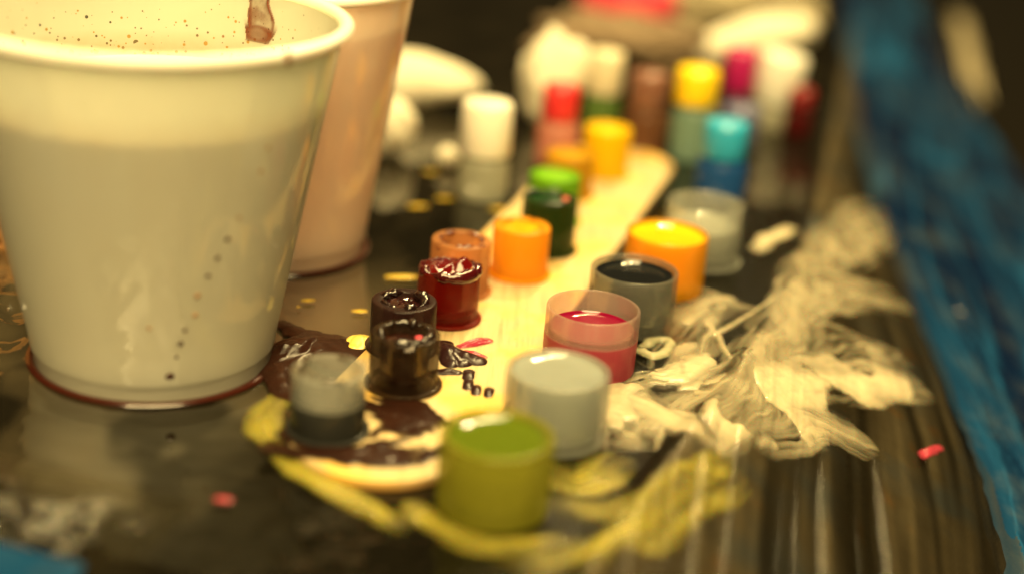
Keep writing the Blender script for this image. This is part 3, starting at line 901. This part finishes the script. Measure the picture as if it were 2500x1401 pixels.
# dots of ink in a falling line on the outside of the front cup
DOT = ink('dried brown dot', (.05, .012, .005), .3, 0)
DOTF = matte('faded brown dot', (.36, .20, .10), .5, .1)
dots = [(-0.658, 4.14, 0.035, 0), (-0.686, 3.78, 0.035, 0), (-0.800, 3.09, 0.030, 0), (-0.861, 2.76, 0.045, 1), (-0.919, 2.47, 0.040, 1), (-0.972, 2.19, 0.040, 1), (-1.035, 1.88, 0.050, 0), (-1.041, 1.55, 0.045, 0), (-1.107, 1.30, 0.035, 1), (-1.135, 1.07, 0.045, 1), (-1.162, 0.84, 0.030, 1), (-1.355, 1.37, 0.035, 0), (-1.207, 0.49, 0.075, 1)]
for i, (a, z, r, dark) in enumerate(dots):
    R0 = ro1(z)
    o = lathe('ink_dot', [(.0001, -.004), (r, -.004), (r * .85, .006), (.0001, .012)], DOT if dark else DOTF, cup1, n=16, closed=False, wob=.06, seed=i)
    nrm = Vector((math.cos(a), math.sin(a), -.187)).normalized()
    o.location = (R0 * math.cos(a), R0 * math.sin(a), z)
    o.rotation_euler = nrm.to_track_quat('Z', 'Y').to_euler()


# bubbly brown run of ink on the far inside wall of the front cup
def inner_run():
    a0, z0, z1 = math.radians(64.8), 4.62, 6.0
    us = np.linspace(-.20, .20, 60)
    zs = np.linspace(4.72, 5.5, 110)
    U, V = np.meshgrid(us, zs)
    lean = (V - 4.6) * .03
    wd = .085 + .015 * np.sin(V * 9)
    A = a0 - (U + lean * .0)
    d = np.abs(U + .02 * np.sin(V * 6)) / wd
    T = np.where(d < 1, .25 + .75 * np.exp(-((d - .9) / .12) ** 2), 0)
    n_ = fbm(U * 22, V * 6, 500, 4)
    T = T * (.5 + np.clip((n_ - .4) * 3, 0, 1))
    low = np.exp(-((V - 4.86) / .12) ** 2)
    T = np.maximum(T, low * (d < 1.25) * (.35 + .9 * np.exp(-((np.hypot(U * 8, (V - 4.86) * 6) - .75) / .22) ** 2)))
    R0 = ro1(V) - .056 - T * .02
    me = grid_mesh('ink_run', R0 * np.cos(A), R0 * np.sin(A), V, T > .02, {'thickness': T * .05})
    return link('ink_run', me, smear_mat('bubbly brown ink run', (.20, .05, .015), (.09, .02, .01), 55, .12, 0, .95), cup1)


inner_run()
rimspot = lathe('rim_stain', [(.0001, -.01), (.10, -.01), (.08, .015), (.0001, .025)], DOTF, cup1, n=16, closed=False, wob=.3)
aa = math.radians(-38)
rimspot.location = (3.03 * math.cos(aa), 3.03 * math.sin(aa), 5.53)
rimspot.rotation_euler = Vector((math.cos(aa), math.sin(aa), -.2)).to_track_quat('Z', 'Y').to_euler()


# ------------------------------------------------------------ bottles behind
def bottle(loc, rb, hb, rc, hc, bodym, capm, label, tilt=0.0, seed=0):
    root = empty('ink_bottle', loc)
    root.rotation_euler = (0, math.radians(tilt), seed)
    tag(root, label, 'ink bottle', 'ink bottles at the back')
    lathe('body', [(.0001, 0), (rb - .06, 0), (rb, .05), (rb, hb * .8), (rb * .92, hb * .92), (rb * .6, hb), (rb * .5, hb + .06), (.0001, hb + .06)], bodym, root, n=48, closed=False)
    lathe('cap', [(.0001, hb + .02), (rc - .02, hb + .02), (rc, hb + .05), (rc * .97, hb + hc - .12), (rc * .9, hb + hc - .03), (rc * .75, hb + hc), (.0001, hb + hc + .01)], capm, root, n=48, closed=False)
    return root


def pl(name, c, rough=.3):
    return matte(name, c, rough, .1, 2.0, .15, .03)


WHITE_CAP = pl('white cap', (.86, .82, .70))
bottle((-.85, 31.9, 0), .56, 1.0, .58, 1.20, plastic('frosted bottle', (.62, .62, .50), .6), WHITE_CAP, 'short frosted bottle with a white cap left of the stick', 0, 1)
bottle((.80, 35.0, 0), .50, 1.10, .44, .85, plastic('pink bottle', (.74, .34, .26), .85), pl('red cap', (.66, .03, .035)), 'pink bottle with a red cap beside the crumpled tissue', 0, 2)
bottle((1.95, 37.9, 0), .46, 1.10, .47, 1.10, plastic('green bottle', (.18, .30, .07), .85), pl('cream cap', (.74, .66, .46)), 'green bottle with a cream cap behind the yellow ink cap', 0, 3)
bottle((4.15, 36.3, 0), .52, 1.42, .54, .90, plastic('teal bottle', (.30, .46, .38), .85), pl('yellow cap', (.95, .66, .01)), 'grey teal bottle with a bright yellow cap', 0, 4)
bottle((5.62, 39.6, 0), .46, 1.05, .46, 1.15, plastic('wine bottle', (.10, .03, .06), .9), pl('magenta cap', (.46, .012, .12)), 'dark wine bottle with a magenta cap behind the slate blue pot', 0, 5)
bottle((5.52, 37.6, 0), .50, .32, .50, .82, plastic('slate pot', (.10, .10, .14), .9), pl('slate blue cap', (.11, .12, .22)), 'short slate blue pot in front of the magenta capped bottle', 0, 11)
bottle((6.62, 40.3, 0), .62, .70, .66, 1.35, plastic('pale bottle', (.66, .64, .50), .7), pl('white cap with pink', (.80, .78, .68)), 'stout bottle with a large white cap right of the magenta one', 8, 6)
bottle((4.62, 33.4, 0), .58, .95, .52, .85, plastic('blue bottle', (.03, .14, .42), .8), pl('sky blue cap', (.03, .36, .58)), 'deep blue bottle with a sky blue cap behind the clear large cap', 0, 7)
bottle((3.0, 36.6, 0), .55, 1.15, .48, .9, plastic('brown bottle', (.22, .10, .05), .85), pl('dull brown cap', (.20, .09, .06)), 'dull brown bottle between the cream capped and yellow capped bottles', 0, 8)
bottle((7.35, 39.6, 0), .36, .75, .36, .5, plastic('maroon bottle', (.12, .01, .01), .9), pl('dark red cap', (.20, .01, .01)), 'tiny dark red bottle at the table edge', 0, 9)


# ------------------------------------------------------------ tissues and towels
def crumple(name, loc, scale, rot, mat, label, cat, seed, amp=.35, sub=4, group=None, pinch=0.0):
    bm = bmesh.new()
    bmesh.ops.create_icosphere(bm, subdivisions=sub, radius=1.0)
    co = np.array([v.co[:] for v in bm.verts])
    u_ = co[:, 0] * 1.7 + co[:, 2] * .9 + 3
    w_ = co[:, 1] * 1.7 - co[:, 2] * 1.1 + 7
    ff = np.abs(fbm(u_, w_, seed, 4) - .5) * 4 - .5
    gg = np.abs(fbm(u_ * 2.3, w_ * 2.3, seed + 9, 3) - .5) * 4 - .5
    for v, f, g in zip(bm.verts, ff.tolist(), gg.tolist()):
        c = v.co.copy()
        v.co = c * (1 + amp * f + amp * .4 * g)
        if pinch:
            k = 1 - pinch * (v.co.x * .5 + .5)
            v.co.y *= k
            v.co.z *= k
        v.co = Vector((v.co.x * scale[0], v.co.y * scale[1], v.co.z * scale[2]))
    zmin = min(v.co.z for v in bm.verts)
    me = bpy.data.meshes.new(name)
    bm.to_mesh(me)
    bm.free()
    smooth(me)
    o = link(name, me, mat)
    o.location = loc
    o.rotation_euler = rot
    bpy.context.view_layer.update()
    zm = min((o.matrix_basis @ v.co).z for v in me.vertices)
    o.location.z += loc[2] - zm
    return tag(o, label, cat, group)


TISSUE = matte('white tissue', (.86, .80, .64), .9, .06, 3, .1, .3, 10, .2)
TOWEL = matte('used brown paper towel', (.22, .15, .085), .9, .45, .8, 0, .4, 8)
crumple('crumpled_tissue', (.6, 38.4, 0), (.85, .8, 1.15), (0, .25, .4), TISSUE, 'white crumpled tissue standing behind the red capped bottle', 'tissue', 3, .22)
crumple('crumpled_tissue', (-3.1, 39.0, 0), (1.9, 1.2, .95), (0, 0, .1), TISSUE, 'white folded tissue sticking out behind the translucent cup', 'tissue', 12, .15, pinch=.55)
crumple('crumpled_tissue', (-3.2, 34.6, 0), (.62, .6, .65), (0, .2, 1), TISSUE, 'small white tissue wad beside the translucent cup', 'tissue', 22, .2)
crumple('tissue_ball', (-1.75, 33.8, 0), (.26, .26, .26), (0, 0, 0), TISSUE, 'tiny white tissue ball left of the frosted bottle', 'tissue', 32, .2, 3)
crumple('rolled_tissue', (7.0, 46.5, .4), (2.3, .7, .6), (0, -.15, .5), TISSUE, 'long twisted white tissue above the bottles', 'tissue', 41, .12, pinch=-.25)
crumple('paper_towel', (2.7, 45.0, 0), (2.6, 1.5, .75), (0, 0, .2), TOWEL, 'heap of used brown paper towel at the back', 'paper towel', 51, .35, 5)
crumple('paper_towel', (6.6, 52.0, 0), (3.4, 2.2, 1.0), (0, 0, .1), matte('grey tan towel', (.32, .27, .16), .9, .3, 1, 0, .3, 8), 'greyish paper towel behind the twisted tissue', 'paper towel', 57, .3, 5)
crumple('pink_cloth', (3.0, 48.6, .0), (1.5, .9, 1.25), (0, 0, 0), matte('pink cloth', (.72, .06, .09), .8, .2, 2, 0, .3, 8), 'pink red cloth at the very top of the picture', 'cloth', 61, .15)

crumple('film_reflection_strip', (18.4, 63.5, -2.2), (.45, 8.5, .22), (0, .2, -.2), matte('pale film reflection', (.40, .34, .22), .35, .3, 1, 0, .5, 5), 'pale strip modelling a film reflection right of the blue sheet at the top', 'cling film', 77, .55)  # reflection on the film, built as an added pale strip


def sponge():
    bm = bmesh.new()
    bmesh.ops.create_cube(bm, size=1.0)
    bmesh.ops.subdivide_edges(bm, edges=bm.edges, cuts=24, use_grid_fill=True)
    co = np.array([v.co[:] for v in bm.verts])
    ff = fbm(co[:, 0] * 9 + co[:, 2] * 4, co[:, 1] * 9 - co[:, 2] * 7, 71, 4).tolist()
    for v, f in zip(bm.verts, ff):
        c = v.co
        v.co = c * (1 - .10 * f) * (1 - .10 * (c.length - .5))
        v.co = Vector((v.co.x * 3.6, v.co.y * 3.0, v.co.z * 2.6 + 1.2))
    me = bpy.data.meshes.new('sponge')
    bm.to_mesh(me)
    bm.free()
    smooth(me)
    t = NT('brown porous sponge')
    v = t.n('ShaderNodeTexVoronoi', {'Vector': t.obj(), 'Scale': 5.0})
    holes = t.ramp(v.outputs['Distance'], [(.15, 0.0), (.5, 1.0)])
    c = t.mixc(holes, (.20, .075, .02), (.46, .22, .07))
    p = t.n('ShaderNodeBsdfPrincipled', {'Base Color': c, 'Roughness': .85, 'Normal': t.bump(t.math('ADD', holes, t.noise(12, 4, .6)), .8, .1)})
    o = link('sponge', me, t.done(p))
    o.location = (-11.2, 27.2, 0)
    o.rotation_euler = (0, 0, .3)
    return tag(o, 'brown porous sponge peeking out left of the white cup', 'sponge')


sponge()
